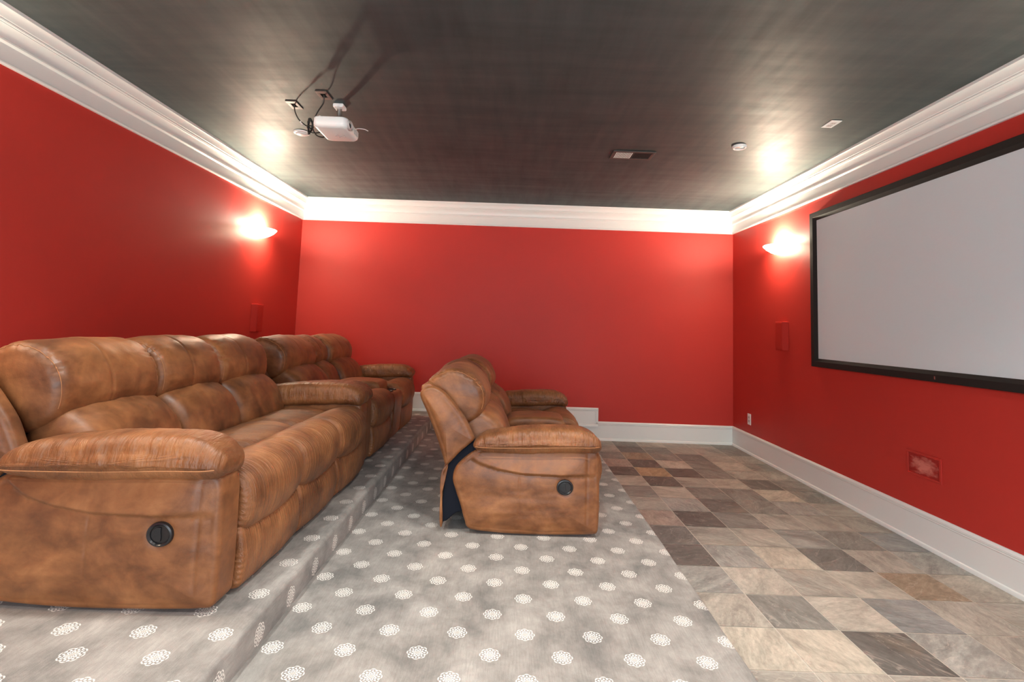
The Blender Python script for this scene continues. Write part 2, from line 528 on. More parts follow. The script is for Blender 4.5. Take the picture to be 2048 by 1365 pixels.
def lumbar_disp(seed):
    def d(co, n):
        return 0.007 * nz(co.x * 5 + seed, co.y * 6, co.z * 5) + 0.003 * nz(co.x * 14, co.y * 22 + seed, co.z * 10)
    return d

def roll_disp(y0, y1, seed):
    def d(co, n):
        dist = min(co.y - y0, y1 - co.y)
        g = math.sin(co.z * 260 + co.x * 120 + seed) * math.exp(-max(0, dist - 0.008) / 0.018) * 0.0022
        w = nz(co.x * 4 + seed, co.y * 46, co.z * 5) * 0.0026 * sm(0.2, 0.34, co.z)
        return g + w + 0.006 * nz(co.x * 5, co.y * 6 + seed, co.z * 5)
    return d

def seat_warp(cx):
    def w(x, y, z, v):
        t = abs(2 * v - 1)
        k = sm(-0.45, -0.18, x)
        return (x - 0.085 * k * t ** 3.2, y, z - 0.012 * k * t ** 4)
    return w

def back_parts(root, y0, y1, seed, dx=0.0, pleats=True, top=0.0, e0=0.0, e1=0.0):
    py0, py1 = y0 + e0, y1 + e1
    def pw(x, y, z, v):
        arch = 0.028 * (1 - (2 * v - 1) ** 2)
        low = sm(0.78, 0.66, z)
        t = abs(2 * v - 1)
        crown = -0.018 * t ** 3 * sm(0.85, 0.95, z)
        bulge = 0.018 * (1 - t ** 2.5) * sm(-0.9, -0.7, x)
        return (x + dx + bulge, y, z + arch * low + crown + top * sm(0.7, 0.95, z))
    pil = soft('back_pillow', PILLOW, py0, py1, 0.05, M['leather'], root, 110, 64, pw, pillow_disp(py0, py1, seed), lambda x, z, f: 0.012 * (1 - f * f), lambda x, z, f: 0.012 * (1 - f * f), 8)
    for st in (4, 7 + 64 + 1 + 2):
        me = pil.data
        ring = [(me.vertices[st * 110 + i].co + me.vertices[st * 110 + i].normal * 0.0006) for i in range(110)]
        ok = [p.z > 0.70 and p.x - dx > -1.0 for p in ring]
        i0 = next(i for i in range(110) if ok[i] and not ok[i - 1])
        path = []
        while ok[i0 % 110] and len(path) < 110:
            path.append(ring[i0 % 110]); i0 += 1
        MB().tube(path, 0.0017, 6, 1).build('seam', M['seam'], pil, True)
    def lw(x, y, z, v):
        t = abs(2 * v - 1)
        return (x + dx + 0.022 * (1 - t ** 2.5) * sm(-0.75, -0.6, x), y, z + 0.026 * (1 - (2 * v - 1) ** 2) * sm(0.5, 0.66, z))
    soft('lumbar_cushion', LUMBAR, y0 + 0.004 + e0 * 0.7, y1 - 0.004 + e1 * 0.7, 0.05, M['leather'], root, 80, 46, lw, lumbar_disp(seed), None, None, 6)

def make_sofa(name, label, layout, group, loc, ax=1.0, az=0.0, bdx=0.0, btop=0.0, OUT=0.078):
    """layout: list of ('seat'|'console', width) between two arms"""
    AW = 0.165
    panel = [(x * ax, z) for x, z in PANEL]
    padp = [((x * ax if x < 0 else x), z + az * sm(0.48, 0.56, z)) for x, z in PAD]
    wing = [(x + bdx, z + btop * sm(0.5, 0.85, z)) for x, z in WING]
    slab = [(x + bdx, z) for x, z in BACKSLAB]
    L = 2 * AW + sum(w for _, w in layout)
    root = thing(name, label, 'sofa', loc, 0, group)
    mb = MB().box(-0.66, -0.14, 0.12, L - 0.12, 0.0, 0.07)
    mb.build('base', M['plinth'], root)
    MB().box(-0.80, -0.05, 0.14, L - 0.14, 0.06, 0.345).build('light_block_filler', M['leather'], root)  # filler box added inside to stop light leaking between the cushions
    # arms
    for side in (-1, 1):
        ya, yb = (0.0, AW) if side < 0 else (L - AW, L)
        c0 = panel_cap if side < 0 else None
        c1 = panel_cap if side > 0 else None
        soft('arm_panel', panel, ya + (0.02 if side < 0 else 0), yb - (0.02 if side > 0 else 0), 0.024, M['leather'], root, 220, 10, None,
             None, c0, c1, 64)
        pa, pb = (-0.022, AW + 0.03) if side < 0 else (L - AW - 0.03, L + 0.022)
        pad = soft('arm_pad', padp, pa, pb, 0.052, M['leather_pad'], root, 150, 30,
                   (lambda x, y, z, v, s=side: (x, y, z - 0.010 * abs(2 * v - 1) ** 2 * sm(0.5, 0.6, z) - (0.02 * sm(-0.1, 0.03, x) * (v if s < 0 else 1 - v)))),
                   pad_disp(-side if False else (1 if side < 0 else -1)), pad_cap if side < 0 else None, pad_cap if side > 0 else None, 8)
        ys = pa - 0.012 if side < 0 else pb + 0.012
        MB().tube([(-0.735 * ax, ys + (0.014 if side < 0 else -0.014), 0.508), (-0.66 * ax, ys, 0.508), (-0.45, ys, 0.513), (-0.2, ys, 0.524), (-0.06, ys, 0.528), (-0.012, ys + (0.014 if side < 0 else -0.014), 0.53)], 0.0022, 6, 6).build('seam', M['seam'], pad, True)
        wa, wb = (0.012, OUT - 0.014) if side < 0 else (L - OUT + 0.014, L - 0.012)
        capw = lambda x, z, f: 0.014 * (1 - f ** 3)
        soft('back_wing', wing, wa, wb, 0.026, M['leather'], root, 110, 12, None,
             lambda co, n: 0.003 * nz(co.x * 6, co.y * 6, co.z * 6), capw if side < 0 else None, capw if side > 0 else None, 10)
    # rear slab, lining and hanging flap
    soft('back_panel', slab, 0.05, L - 0.05, 0.012, M['leather'], root, 60, 16)
    soft('lining', [(x * ax, z) for x, z in LINING], 0.045, L - 0.045, 0.010, M['navy'], root, 60, 12)
    soft('rear_flap', [(x * ax, z) for x, z in FLAP], 0.03, L - 0.03, 0.003, M['leather'], root, 60, 30, None, lambda co, n: 0.004 * nz(co.x * 3, co.y * 14, co.z * 9))
    # recline handle let into the near arm panel
    hx, hz = -0.205, 0.289
    hy = 0.02 - panel_cap(hx, hz, 0.45) - 0.006
    hd = MB().lathe([(0.0, 0.0), (0.036, 0.0), (0.0365, -0.004)], (hx, hy, hz), 'y', 40, sx=1.06, sy=0.95).build('recline_handle', M['dark_cup'], root, True)
    MB().lathe([(0.033, 0.012), (0.034, -0.004), (0.039, -0.009), (0.045, -0.007), (0.0475, 0.0), (0.047, 0.012)], (hx, hy, hz), 'y', 48, sx=1.04, sy=0.94).build('bezel', M['black_plastic'], hd, True)
    lv = MB()
    pl = [(hx + 0.004 + 0.0015 * math.sin(k), hz - 0.024 + 0.048 * k / 6) for k in range(7)]
    arc = [(hx - 0.031 * math.sin(a), hz + 0.027 * math.cos(a)) for a in [PI * k / 12 for k in range(1, 12)]]
    lv.prism(pl + arc, 'y', hy - 0.005, hy + 0.002)
    lv.build('lever', M['black_plastic'], hd, False, 40, 0.0015)
    # seats
    y = AW; k = 0
    for kind, w in layout:
        a, b = y + 0.004, y + w - 0.004
        sd = 3.7 * k + 1.3
        if kind == 'seat':
            back_parts(root, a, b, sd, bdx, True, btop, OUT - AW + 0.006 if k == 0 else 0.0, AW - OUT - 0.006 if k == len(layout) - 1 else 0.0)
            soft('seat_cushion', SEAT, a + 0.004, b - 0.004, 0.045, M['leather_roll'], root, 80, 60, seat_warp(0),
                 (lambda s: (lambda co, n: 0.005 * nz(co.x * 5 + s, co.y * 6, 0) + 0.0016 * nz(co.x * 5, co.y * 40 + s, 0)))(sd), None, None, 6)
            def rw(x, yy, z, v):
                t = abs(2 * v - 1)
                f = sm(-0.1, 0.05, x)
                return (x + 0.018 * (1 - t ** 2.2) * f, yy, z + 0.006 * (1 - t * t) * sm(0.4, 0.48, z) + 0.03 * (t ** 2.5) * sm(0.30, 0.22, z) * f - 0.012 * f * sm(0.30, 0.22, z))
            soft('seat_roll', ROLL, a, b, 0.042, M['leather_roll'], root, 110, 110, rw, roll_disp(a, b, sd), None, None, 6)
            def fw(x, yy, z, v):
                t = abs(2 * v - 1)
                return (x + 0.010 * (1 - t ** 2.5), yy, z + 0.024 * t ** 2.5 * sm(0.14, 0.23, z))
            soft('footrest', FOOT, a, b, 0.022, M['leather_roll'], root, 80, 80, fw,
                 (lambda s, a=a, b=b: (lambda co, n: 0.004 * nz(co.x * 4, co.y * 8 + s, co.z * 7) + 0.002 * math.sin(co.z * 300 + s) * math.exp(-max(0, min(co.y - a, b - co.y) - 0.004) / 0.018)))(sd), None, None, 5)
        else:
            back_parts(root, a, b, sd, bdx - 0.035, True, btop - 0.01)
            box = soft('console_box', [(-0.62, 0.40), (-0.55, 0.43), (-0.14, 0.432), (-0.02, 0.442), (0.022, 0.425), (0.038, 0.36), (0.032, 0.2), (0.02, 0.05), (-0.03, 0.02), (-0.3, 0.02), (-0.6, 0.06)], a, b, 0.02, M['leather'], root, 120, 30, None,
                       lambda co, n: 0.003 * nz(co.x * 6, co.y * 8, co.z * 6))
            soft('console_lid', [(-0.56, 0.43), (-0.56, 0.50), (-0.50, 0.535), (-0.30, 0.545), (-0.16, 0.535), (-0.118, 0.505), (-0.112, 0.46), (-0.13, 0.43), (-0.35, 0.425)], a + 0.006, b - 0.006, 0.035, M['leather'], root, 90, 30, None,
                 lambda co, n: 0.004 * nz(co.x * 6, co.y * 7, co.z * 6))
            for cyy in (0.31, 0.69):
                cyc = a + (b - a) * cyy
                MB().lathe([(0.046, -0.006), (0.048, 0.004), (0.043, 0.007), (0.038, 0.003), (0.037, 0.0005), (0.0, 0.0005)], (-0.052, cyc, 0.442), 'z', 32).build('cup_holder', M['dark_cup'], root, True)
        y += w; k += 1
    return root, L

G_SOFA = 'brown suede reclining sofas'
SEAT_W = (1.945 - 0.33) / 3
sofa_a, LA = make_sofa('reclining_sofa', 'three-seat brown suede recliner sofa without console, nearest on the upper carpeted tier',
                       [('seat', SEAT_W)] * 3, G_SOFA, (-1.05, 1.90, Z2), 1.11, 0.018, -0.05, 0.0, 0.10)
love_a, LB = make_sofa('console_loveseat', 'brown suede console loveseat standing alone on the lower carpeted tier',
                       [('seat', 0.62), ('console', 0.36), ('seat', 0.62)], G_SOFA, (0.55, 3.0, Z1), 1.0, 0.0, -0.025, -0.022, 0.092)
def copy_tree(o, parent=None):
    c = o.copy(); COL.objects.link(c); c.parent = parent
    for ch in list(o.children):
        copy_tree(ch, c)
    return c
love_b = copy_tree(love_a)
love_b.location = (-1.09, 3.925, Z2)
love_b['label'] = 'brown suede console loveseat on the upper tier beyond the three-seat sofa'

# ------------------------------------------------------------------ shell of the room
T = 0.12
struct(MB().box(XL - T, XR + T, YF, YF + T, -0.02, H).build('wall_far', M['wall']))
struct(MB().box(XL - T, XL, YB - T, YF, -0.02, H).build('wall_left', M['wall']))
struct(MB().box(XR, XR + T, YB - T, YF, -0.02, H).build('wall_right', M['wall']))
DX0, DX1, DZ = -1.9, 2.2, 2.35                      # wide cased opening added behind the camera for the fill light
wb = MB()
wb.box(XL, DX0, YB - T, YB, -0.02, H); wb.box(DX1, XR, YB - T, YB, -0.02, H); wb.box(DX0, DX1, YB - T, YB, DZ, H)
struct(wb.build('wall_back', M['wall']))
dc = MB()
dc.box(DX0 - 0.10, DX0, YB, YB + 0.022, Z2, DZ + 0.10); dc.box(DX1, DX1 + 0.10, YB, YB + 0.022, 0.0, DZ + 0.10); dc.box(DX0, DX1, YB, YB + 0.022, DZ, DZ + 0.10)
struct(dc.build('trim_5', M['trim'], None, False, 40, 0.004))
struct(MB().box(XL - T, XR + T, YB - T, YF + T, H, H + 0.1).build('ceiling', M['ceiling']))

# slate floor: one mesh, every tile with its own stone colour
PAL = {'L': (0.46, 0.385, 0.30), 'l': (0.40, 0.34, 0.275), 'M': (0.335, 0.29, 0.24), 'm': (0.30, 0.275, 0.24), 'T': (0.30, 0.215, 0.145), 'O': (0.37, 0.245, 0.145),
       'G': (0.215, 0.195, 0.168), 'g': (0.245, 0.232, 0.215), 'D': (0.115, 0.100, 0.086), 'd': (0.150, 0.134, 0.117), 'P': (0.33, 0.245, 0.20)}
ROWS = {-8: 'MGlMMG', -7: 'MdGMMG', -6: 'GTGdMM', -5: 'PDlGlG', -4: 'DODGMM', -3: 'lDMldG', -2: 'GlGGLG', -1: 'MmdGmM', 0: 'PDGMMM', 1: 'dMlmGg',
        2: 'DmLdMm', 3: 'mlMlTl', 4: 'lGlgMM', 5: 'LLDmMM', 6: 'MlMmlG', 7: 'GlMmdM'}
TX, TY, TS, GAP = 1.2928, 4.0164, 0.3048, 0.0027
verts = []; faces = []; cols = []; shifts = []; mats = []
gx0, gx1, gy0, gy1 = XL, XR, YB, YF
verts += [(gx0, gy0, -0.0015), (gx1, gy0, -0.0015), (gx1, gy1, -0.0015), (gx0, gy1, -0.0015)]
faces.append((0, 1, 2, 3)); cols.append((0.47, 0.42, 0.36)); shifts.append((0, 0, 0)); mats.append(1)
rnd = random.Random(3)
for k in range(-8, 21):
    for c in range(-2, 6):
        x0, x1 = TX + c * TS + GAP, TX + (c + 1) * TS - GAP
        y1, y0 = TY - k * TS - GAP, TY - (k + 1) * TS + GAP
        x1 = min(x1, XR); y1 = min(y1, YF); y0 = max(y0, YB)
        if x0 >= x1 or y0 >= y1: continue
        key = ROWS[k][c + 1] if (k in ROWS and -1 <= c <= 4) else rnd.choice('LlMmGgdlM')
        j = 1 + rnd.uniform(-0.06, 0.06)
        col = tuple(a * j * q for a, q in zip(PAL[key], (0.96, 1.06, 1.13)))
        b = len(verts)
        h = [0.0004 * rnd.random() for _ in range(4)]
        verts += [(x0, y0, h[0]), (x1, y0, h[1]), (x1, y1, h[2]), (x0, y1, h[3])]
        faces.append((b, b + 1, b + 2, b + 3)); cols.append(col)
        shifts.append((rnd.uniform(0, 40), rnd.uniform(0, 40), rnd.uniform(0, 40))); mats.append(0)
me = bpy.data.meshes.new('floor')
me.from_pydata(verts, [], faces)
me.materials.append(M['slate']); me.materials.append(M['grout'])
me.attributes.new('tile_color', 'FLOAT_COLOR', 'FACE')
me.attributes.new('tile_shift', 'FLOAT_COLOR', 'FACE')
for nm, src in (('tile_color', cols), ('tile_shift', shifts)):
    me.attributes[nm].data.foreach_set('color', [c for s in src for c in (*s, 1.0)])
me.polygons.foreach_set('material_index', mats)
fl = link(bpy.data.objects.new('floor', me)); struct(fl)

# carpeted tiers: the carpet runs over both, UV = unrolled carpet in metres
def carpet_tier(name, x_left, x_edge, z_low, z_top, u_edge):
    r = 0.022
    prof = [(x_left, z_top, u_edge - (x_edge - x_left))]
    for i in range(24):
        f = 1 - (1 - i / 24) ** 2
        prof.append((x_left + (x_edge - r - x_left) * f, z_top, u_edge - (x_edge - x_left) + (x_edge - r - x_left) * f))
    for i in range(9):
        a = PI / 2 * i / 8
        prof.append((x_edge - r + r * math.sin(a), z_top - r + r * math.cos(a), u_edge - r + r * a * 1.0))
    u = prof[-1][2]
    zz = z_top - r
    for i in range(1, 6):
        z = zz - (zz - z_low) * i / 5
        prof.append((x_edge + 0.004 * math.sin(PI * i / 5), z, u + (zz - z)))
    ny = 160
    verts = []; uv = []
    for j in range(ny + 1):
        y = YB + (YF - YB) * j / ny
        for i, (x, z, uu) in enumerate(prof):
            w = 0.0045 * nz(y * 2.3, 4.0 + z_top * 9, 0) + 0.002 * nz(y * 9, 4.0, z_top * 9)
            verts.append((x + (w if i > 20 else 0), y, z if i < len(prof) - 1 else z_low - 0.002)); uv.append((uu, y))
    n = len(prof)
    faces = [(j * n + i, (j + 1) * n + i, (j + 1) * n + i + 1, j * n + i + 1) for j in range(ny) for i in range(n - 1)]
    me = bpy.data.meshes.new(name)
    me.from_pydata(verts, [], faces)
    ul = me.uv_layers.new(name='UVMap')
    for lp in me.loops:
        ul.data[lp.index].uv = uv[lp.vertex_index]
    me.materials.append(M['carpet'])
    me.polygons.foreach_set('use_smooth', [True] * len(me.polygons))
    o = link(bpy.data.objects.new(name, me))
    return struct(o)
# lower tier u = world x; upper tier unrolled so that the riser foot continues the lower carpet
tier_low = carpet_tier('carpeted_tier_lower', XE2 - 0.02, XE1, 0.0, Z1, XE1)
tier_up = carpet_tier('carpeted_tier_upper', XL, XE2, Z1, Z2, XE2 - 0.0108)

# crown moulding and baseboards -------------------------------------------------
CROWN = [(0.0, 0.2864), (0.016, 0.2864), (0.020, 0.280), (0.020, 0.272), (0.013, 0.266), (0.012, 0.258), (0.012, 0.176), (0.018, 0.172), (0.024, 0.165), (0.024, 0.155), (0.017, 0.149), (0.018, 0.142),
         (0.021, 0.125), (0.028, 0.108), (0.038, 0.094), (0.046, 0.088), (0.046, 0.084), (0.052, 0.082), (0.055, 0.076), (0.052, 0.070), (0.058, 0.066), (0.062, 0.050), (0.068, 0.036), (0.078, 0.024), (0.0846, 0.019), (0.0846, 0.0), (0.0, 0.0)]
def moulding(name, prof, wall, z_of, a0, a1, miter0=True, miter1=True):
    """prof: (distance from wall, height); runs along a wall between a0 and a1 with mitred ends"""
    v = []; n = len(prof)
    for end, a, mt in ((0, a0, miter0), (1, a1, miter1)):
        for (d, h) in prof:
            aa = a + (d if end == 0 else -d) * (1 if mt else 0)
            z = z_of(h)
            if wall == 'far': v.append((aa, YF - d, z))
            if wall == 'left': v.append((XL + d, aa, z))
            if wall == 'right': v.append((XR - d, aa, z))
            if wall == 'back': v.append((aa, YB + d, z))
    f = [(i, (i + 1) % n, n + (i + 1) % n, n + i) for i in range(n)] + [tuple(range(n)), tuple(range(2 * n - 1, n - 1, -1))]
    return struct(mesh_obj(name, v, f, M['trim'], None, True, 28))
zc = lambda h: H - h
moulding('trim_1', CROWN, 'far', zc, XL, XR)
moulding('trim_2', CROWN, 'left', zc, YB, YF)
moulding('trim_3', CROWN, 'right', zc, YB, YF)
moulding('trim_4', CROWN, 'back', zc, XL, XR)
BASE = [(0.0, 0.0), (0.028, 0.0), (0.028, 0.014), (0.024, 0.023), (0.016, 0.028), (0.015, 0.190), (0.017, 0.193), (0.0185, 0.197), (0.016, 0.201), (0.019, 0.206), (0.019, 0.218), (0.013, 0.226), (0.008, 0.232), (0.0, 0.232)]
moulding('baseboard_right', BASE, 'right', lambda h: h, YB, YF)
moulding('baseboard_left', BASE, 'left', lambda h: h + Z2, YB, YF)
# far wall: stepped boards, each step with an upright cap
XS1 = 1.134                       # lower step stands a board's width past the tier edge
XS2 = XE2 + 0.215
bf = MB()
def far_board(x0, x1, zb, ztop, shoe, mr):
    P = [(d, h) for d, h in BASE]
    hh = ztop - zb
    q = []
    for d, h in P:
        if h > 0.1: q.append((d, zb + hh - (ZB - h)))
        else: q.append((d if shoe else min(d, 0.015), zb + h))
    n = len(q)
    v = [(x0, YF - d, z) for d, z in q] + [(x1 - (d if mr else 0), YF - d, z) for d, z in q]
    bf.add(v, [(i, (i + 1) % n, n + (i + 1) % n, n + i) for i in range(n)] + [tuple(range(n)), tuple(range(2 * n - 1, n - 1, -1))])
def cap_v(x, z0, z1):             # upright cap moulding on the riser end of a step
    q = [(0.0, x), (0.008, x), (0.013, x - 0.006), (0.019, x - 0.014), (0.019, x - 0.026), (0.016, x - 0.031), (0.0185, x - 0.035), (0.015, x - 0.042), (0.0, x - 0.042)]
    n = len(q)
    v = [(xx, YF - d, z0) for d, xx in q] + [(xx, YF - d, z1 - (x - xx)) for d, xx in q]
    bf.add(v, [(i, (i + 1) % n, n + (i + 1) % n, n + i) for i in range(n)] + [tuple(range(n)), tuple(range(2 * n - 1, n - 1, -1))])
far_board(XS1 - 0.042, XR, 0.0, ZB, True, True)
bf.box(XE1 - 0.05, XS1 - 0.03, YF - 0.015, YF, 0.0, Z1 + ZB - 0.03)
far_board(XS2 - 0.042, XS1 - 0.006, Z1, Z1 + ZB, True, False)
cap_v(XS1, ZB - 0.03, Z1 + ZB)
bf.box(XE2 - 0.05, XS2 - 0.03, YF - 0.015, YF, Z1, Z2 + ZB - 0.03)
far_board(XL, XS2 - 0.006, Z2, Z2 + ZB, True, False)
cap_v(XS2, Z1 + ZB - 0.03, Z2 + ZB)
struct(bf.build('baseboard_far', M['trim'], None, True, 28))

# ------------------------------------------------------------------ projection screen
scr = thing('projection_screen', 'large black-framed grey projection screen hung on the right wall', 'screen', (XR, 3.46, 1.822))
Y0, Y1, SZ0, SZ1, FW = -1.235, 1.218, -0.712, 0.712, 0.074
fr = MB()
FP = [(0.0, 0.0), (0.0, 0.046), (0.004, 0.050), (0.048, 0.050), (0.052, 0.047), (0.074, 0.030), (0.074, 0.0)]   # (inward, depth)
ring = []
for (i, d) in FP:
    ring.append([(-d, Y0 + i, SZ0 + i), (-d, Y1 - i, SZ0 + i), (-d, Y1 - i, SZ1 - i), (-d, Y0 + i, SZ1 - i)])
v = [p for r in ring for p in r]; f = []
nr = len(ring)
for a in range(nr):
    b = (a + 1) % nr
    for k in range(4):
        k2 = (k + 1) % 4
        f.append((a * 4 + k, a * 4 + k2, b * 4 + k2, b * 4 + k))
fr.add(v, f)
fr.build('frame', M['velvet'], scr)
MB().box(-0.026, -0.018, Y0 + 0.06, Y1 - 0.06, SZ0 + 0.06, SZ1 - 0.06).build('screen_surface', M['screen'], scr)
MB().box(-0.0525, -0.0495, -0.145, -0.137, SZ0 + 0.018, SZ0 + 0.038).build('badge', M['metal'], scr)

# ------------------------------------------------------------------ sconces
def sconce(y, side, label):
    x = XL if side < 0 else XR
    root = thing('wall_sconce', label, 'lamp', (x, y, 2.33), 0 if side < 0 else PI, 'uplight wall sconces')
    prof = [(0.165, 0.0), (0.170, -0.004), (0.169, -0.012), (0.160, -0.020), (0.135, -0.045), (0.100, -0.068), (0.060, -0.086), (0.022, -0.094), (0.0, -0.096)]
    inner = [(0.0, -0.090), (0.020, -0.088), (0.056, -0.080), (0.095, -0.062), (0.128, -0.040), (0.152, -0.017), (0.160, -0.004), (0.165, 0.0)]
    MB().lathe(inner + prof, (0.006, 0, 0), 'z', 40, -PI / 2, PI / 2, sx=1.0, sy=1.0).build('glass_bowl', M['sconce'], root, True, 60)
    MB().box(0.0, 0.012, -0.055, 0.055, -0.075, 0.035).build('back_plate', M['white_plastic'], root, False, 40, 0.004)
    MB().lathe([(0.0, -0.02), (0.016, -0.018), (0.018, 0.0), (0.014, 0.012), (0.0, 0.013)], (0.065, 0, -0.045), 'z', 20).build('bulb_holder', M['white_plastic'], root, True)
    ld = bpy.data.lights.new('sconce_bulb', 'POINT')
    ld.energy = (52 if side < 0 else 60) if y > 3 else 34
    ld.color = (1.0, 0.87, 0.67)
    ld.shadow_soft_size = 0.03
    lo = bpy.data.objects.new('sconce_bulb', ld); COL.objects.link(lo); lo.parent = root
    lo.location = (0.075, 0, 0.002)
    return root
sconce(5.34, -1, 'lit half-bowl sconce high on the left wall near the far corner')
sconce(5.26, 1, 'lit half-bowl sconce high on the right wall between the far corner and the screen')
sconce(1.55, -1, 'lit half-bowl sconce on the left wall above the near sofa, beside the camera')
sconce(1.45, 1, 'lit half-bowl sconce on the right wall on the near side of the screen')

# ------------------------------------------------------------------ wall fittings
def wall_speaker(x, y, z, side, label):
    root = thing('wall_speaker', label, 'speaker', (x, y, z), 0 if side < 0 else PI, 'red painted wall speakers')
    b = MB()
    bw, fw, d, h = 0.10, 0.066, 0.050, 0.147
    b.prism([(0, -bw), (d, -fw), (d, fw), (0, bw)], 'z', -h, h)
    b.build('cabinet', M['red_grille'], root, False, 40, 0.004)
    g = MB().box(d - 0.002, d + 0.003, -fw + 0.008, fw - 0.008, -h + 0.01, h - 0.012)
    g.build('grille', M['red_grille'], root, False, 40, 0.002)
    return root
wall_speaker(XL, 5.405, 1.378, -1, 'red painted surround speaker on the left wall below the sconce, above the sofa backs')
wall_speaker(XR, 5.237, 1.378, 1, 'red painted speaker on the right wall below the sconce, left of the screen')

gr = thing('wall_grille', 'red painted rectangular grille low on the right wall with a pale worn middle', 'grille', (XR, 3.49, 0.532))
g = MB()
for (a0, a1, b0, b1) in ((-0.145, 0.145, 0.066, 0.082), (-0.145, 0.145, -0.082, -0.066), (-0.145, -0.128, -0.066, 0.066), (0.128, 0.145, -0.066, 0.066)):
    g.box(-0.006, 0.0, a0, a1, b0, b1)
g.build('frame', M['wall'], gr, False, 40, 0.0015)
g = MB().box(-0.0025, 0.0, -0.129, 0.129, -0.067, 0.067)
for k in range(14):
    z = -0.060 + k * 0.0092
    g.box(-0.0045, -0.002, -0.128, 0.128, z, z + 0.0035)
g.build('louvre_panel', M['worn_red'], gr)

def outlet(name, label, loc, axis):
    root = thing(name, label, 'outlet', loc)
    def B(x0, x1, a0, a1, b0, b1):      # depth, width, height
        m = MB()
        if axis == 'x': m.box(-x1, -x0, a0, a1, b0, b1)
        else: m.box(a0, a1, b0, b1, -x1, -x0)
        return m
    B(0, 0.006, -0.040, 0.040, -0.064, 0.064).build('cover_plate', M['white_plastic'], root, False, 40, 0.003)
    for s in (-1, 1):
        fc = B(0.004, 0.0085, -0.018, 0.018, s * 0.021 - 0.0145, s * 0.021 + 0.0145).build('socket', M['grey_plastic'], root, False, 40, 0.004)
        m = MB()
        for q in (-0.0065, 0.0065):
            if axis == 'x': m.box(-0.0088, -0.008, q - 0.001, q + 0.001, s * 0.021 - 0.004, s * 0.021 + 0.005)
            else: m.box(q - 0.001, q + 0.001, s * 0.021 - 0.004, s * 0.021 + 0.005, -0.0088, -0.008)
        m.build('slots', M['void'], fc)
    return root
outlet('wall_outlet', 'white duplex outlet on the right wall near the far corner, just above the baseboard', (XR, 5.99, 0.395), 'x')
outlet('ceiling_outlet', 'white duplex outlet plate on the ceiling near the screen wall', (2.314, 3.605, H), 'z')

# ------------------------------------------------------------------ ceiling fittings
vt = thing('ceiling_vent', 'dark framed louvred air vent in the ceiling, half coloured pale as if lit and half dark', 'vent', (1.034, 4.402, H))
g = MB()
A, B_, fw = 0.187, 0.103, 0.030
for (a0, a1, b0, b1) in ((-A, A, B_ - fw, B_), (-A, A, -B_, -B_ + fw), (-A, -A + fw, -B_ + fw, B_ - fw), (A - fw, A, -B_ + fw, B_ - fw), (-0.004, 0.004, -B_ + fw, B_ - fw)):
    g.box(a0, a1, b0, b1, -0.011, 0.0)
g.build('frame', M['plate_dark'], vt, False, 40, 0.004)
MB().box(-A + fw, A - fw, -B_ + fw, B_ - fw, -0.0015, 0.0).build('duct', M['void'], vt)
for half, mname, sgn in ((0, 'white_plastic', -1), (1, 'plate_dark', 1)):  # half that faces the light is coloured pale, the other half dark
    x0 = -A + fw if half == 0 else 0.006
    x1 = -0.006 if half == 0 else A - fw
    g = MB()
    for k in range(11):
        x = x0 + (x1 - x0) * (k + 0.5) / 11
        wv, zd = (0.0054, 0.004) if half == 0 else (0.0032, 0.009)
        q = [(-wv * sgn, -0.011 + zd), (wv * sgn, -0.011), (wv * sgn, -0.0098), (-wv * sgn, -0.0098 + zd)]
        g.add([(x + a, yy, zz) for yy in (-B_ + fw, B_ - fw) for a, zz in q],
              [(0, 1, 2, 3), (4, 7, 6, 5), (0, 4, 5, 1), (1, 5, 6, 2), (2, 6, 7, 3), (3, 7, 4, 0)])
    lo = g.build('louvres', M[mname], vt)
    lo['label'] = 'louvres coloured pale as if lit' if half == 0 else 'dark louvres'
MB().lathe([(0.0, -0.022), (0.006, -0.022), (0.007, -0.011), (0.007, -0.008)], (A - fw * 0.55, -B_ + fw * 1.3, 0), 'z', 14).build('damper_knob', M['plate_dark'], vt, True)

rd = thing('round_detector', 'small round white-rimmed fitting on the ceiling beside the vent and the screen wall', 'detector', (1.863, 4.108, H))
MB().lathe([(0.0, -0.012), (0.034, -0.012), (0.038, -0.010), (0.040, -0.006)], (0, 0, 0), 'z', 40).build('face', M['grey_plastic'], rd, True)
MB().lathe([(0.038, -0.008), (0.041, -0.020), (0.050, -0.021), (0.055, -0.014), (0.057, 0.0)], (0, 0, 0), 'z', 44).build('rim', M['white_plastic'], rd, True)

sd = thing('smoke_detector', 'round white detector disc on the ceiling left of the projector', 'detector', (-1.826, 4.136, H))
MB().lathe([(0.0, -0.024), (0.030, -0.023), (0.044, -0.018), (0.050, -0.011)], (0, 0, 0), 'z', 40).build('cap', M['white_plastic'], sd, True)
MB().lathe([(0.046, -0.012), (0.056, -0.012), (0.063, -0.008), (0.065, 0.0)], (0, 0, 0), 'z', 44).build('rim', M['white_plastic'], sd, True)

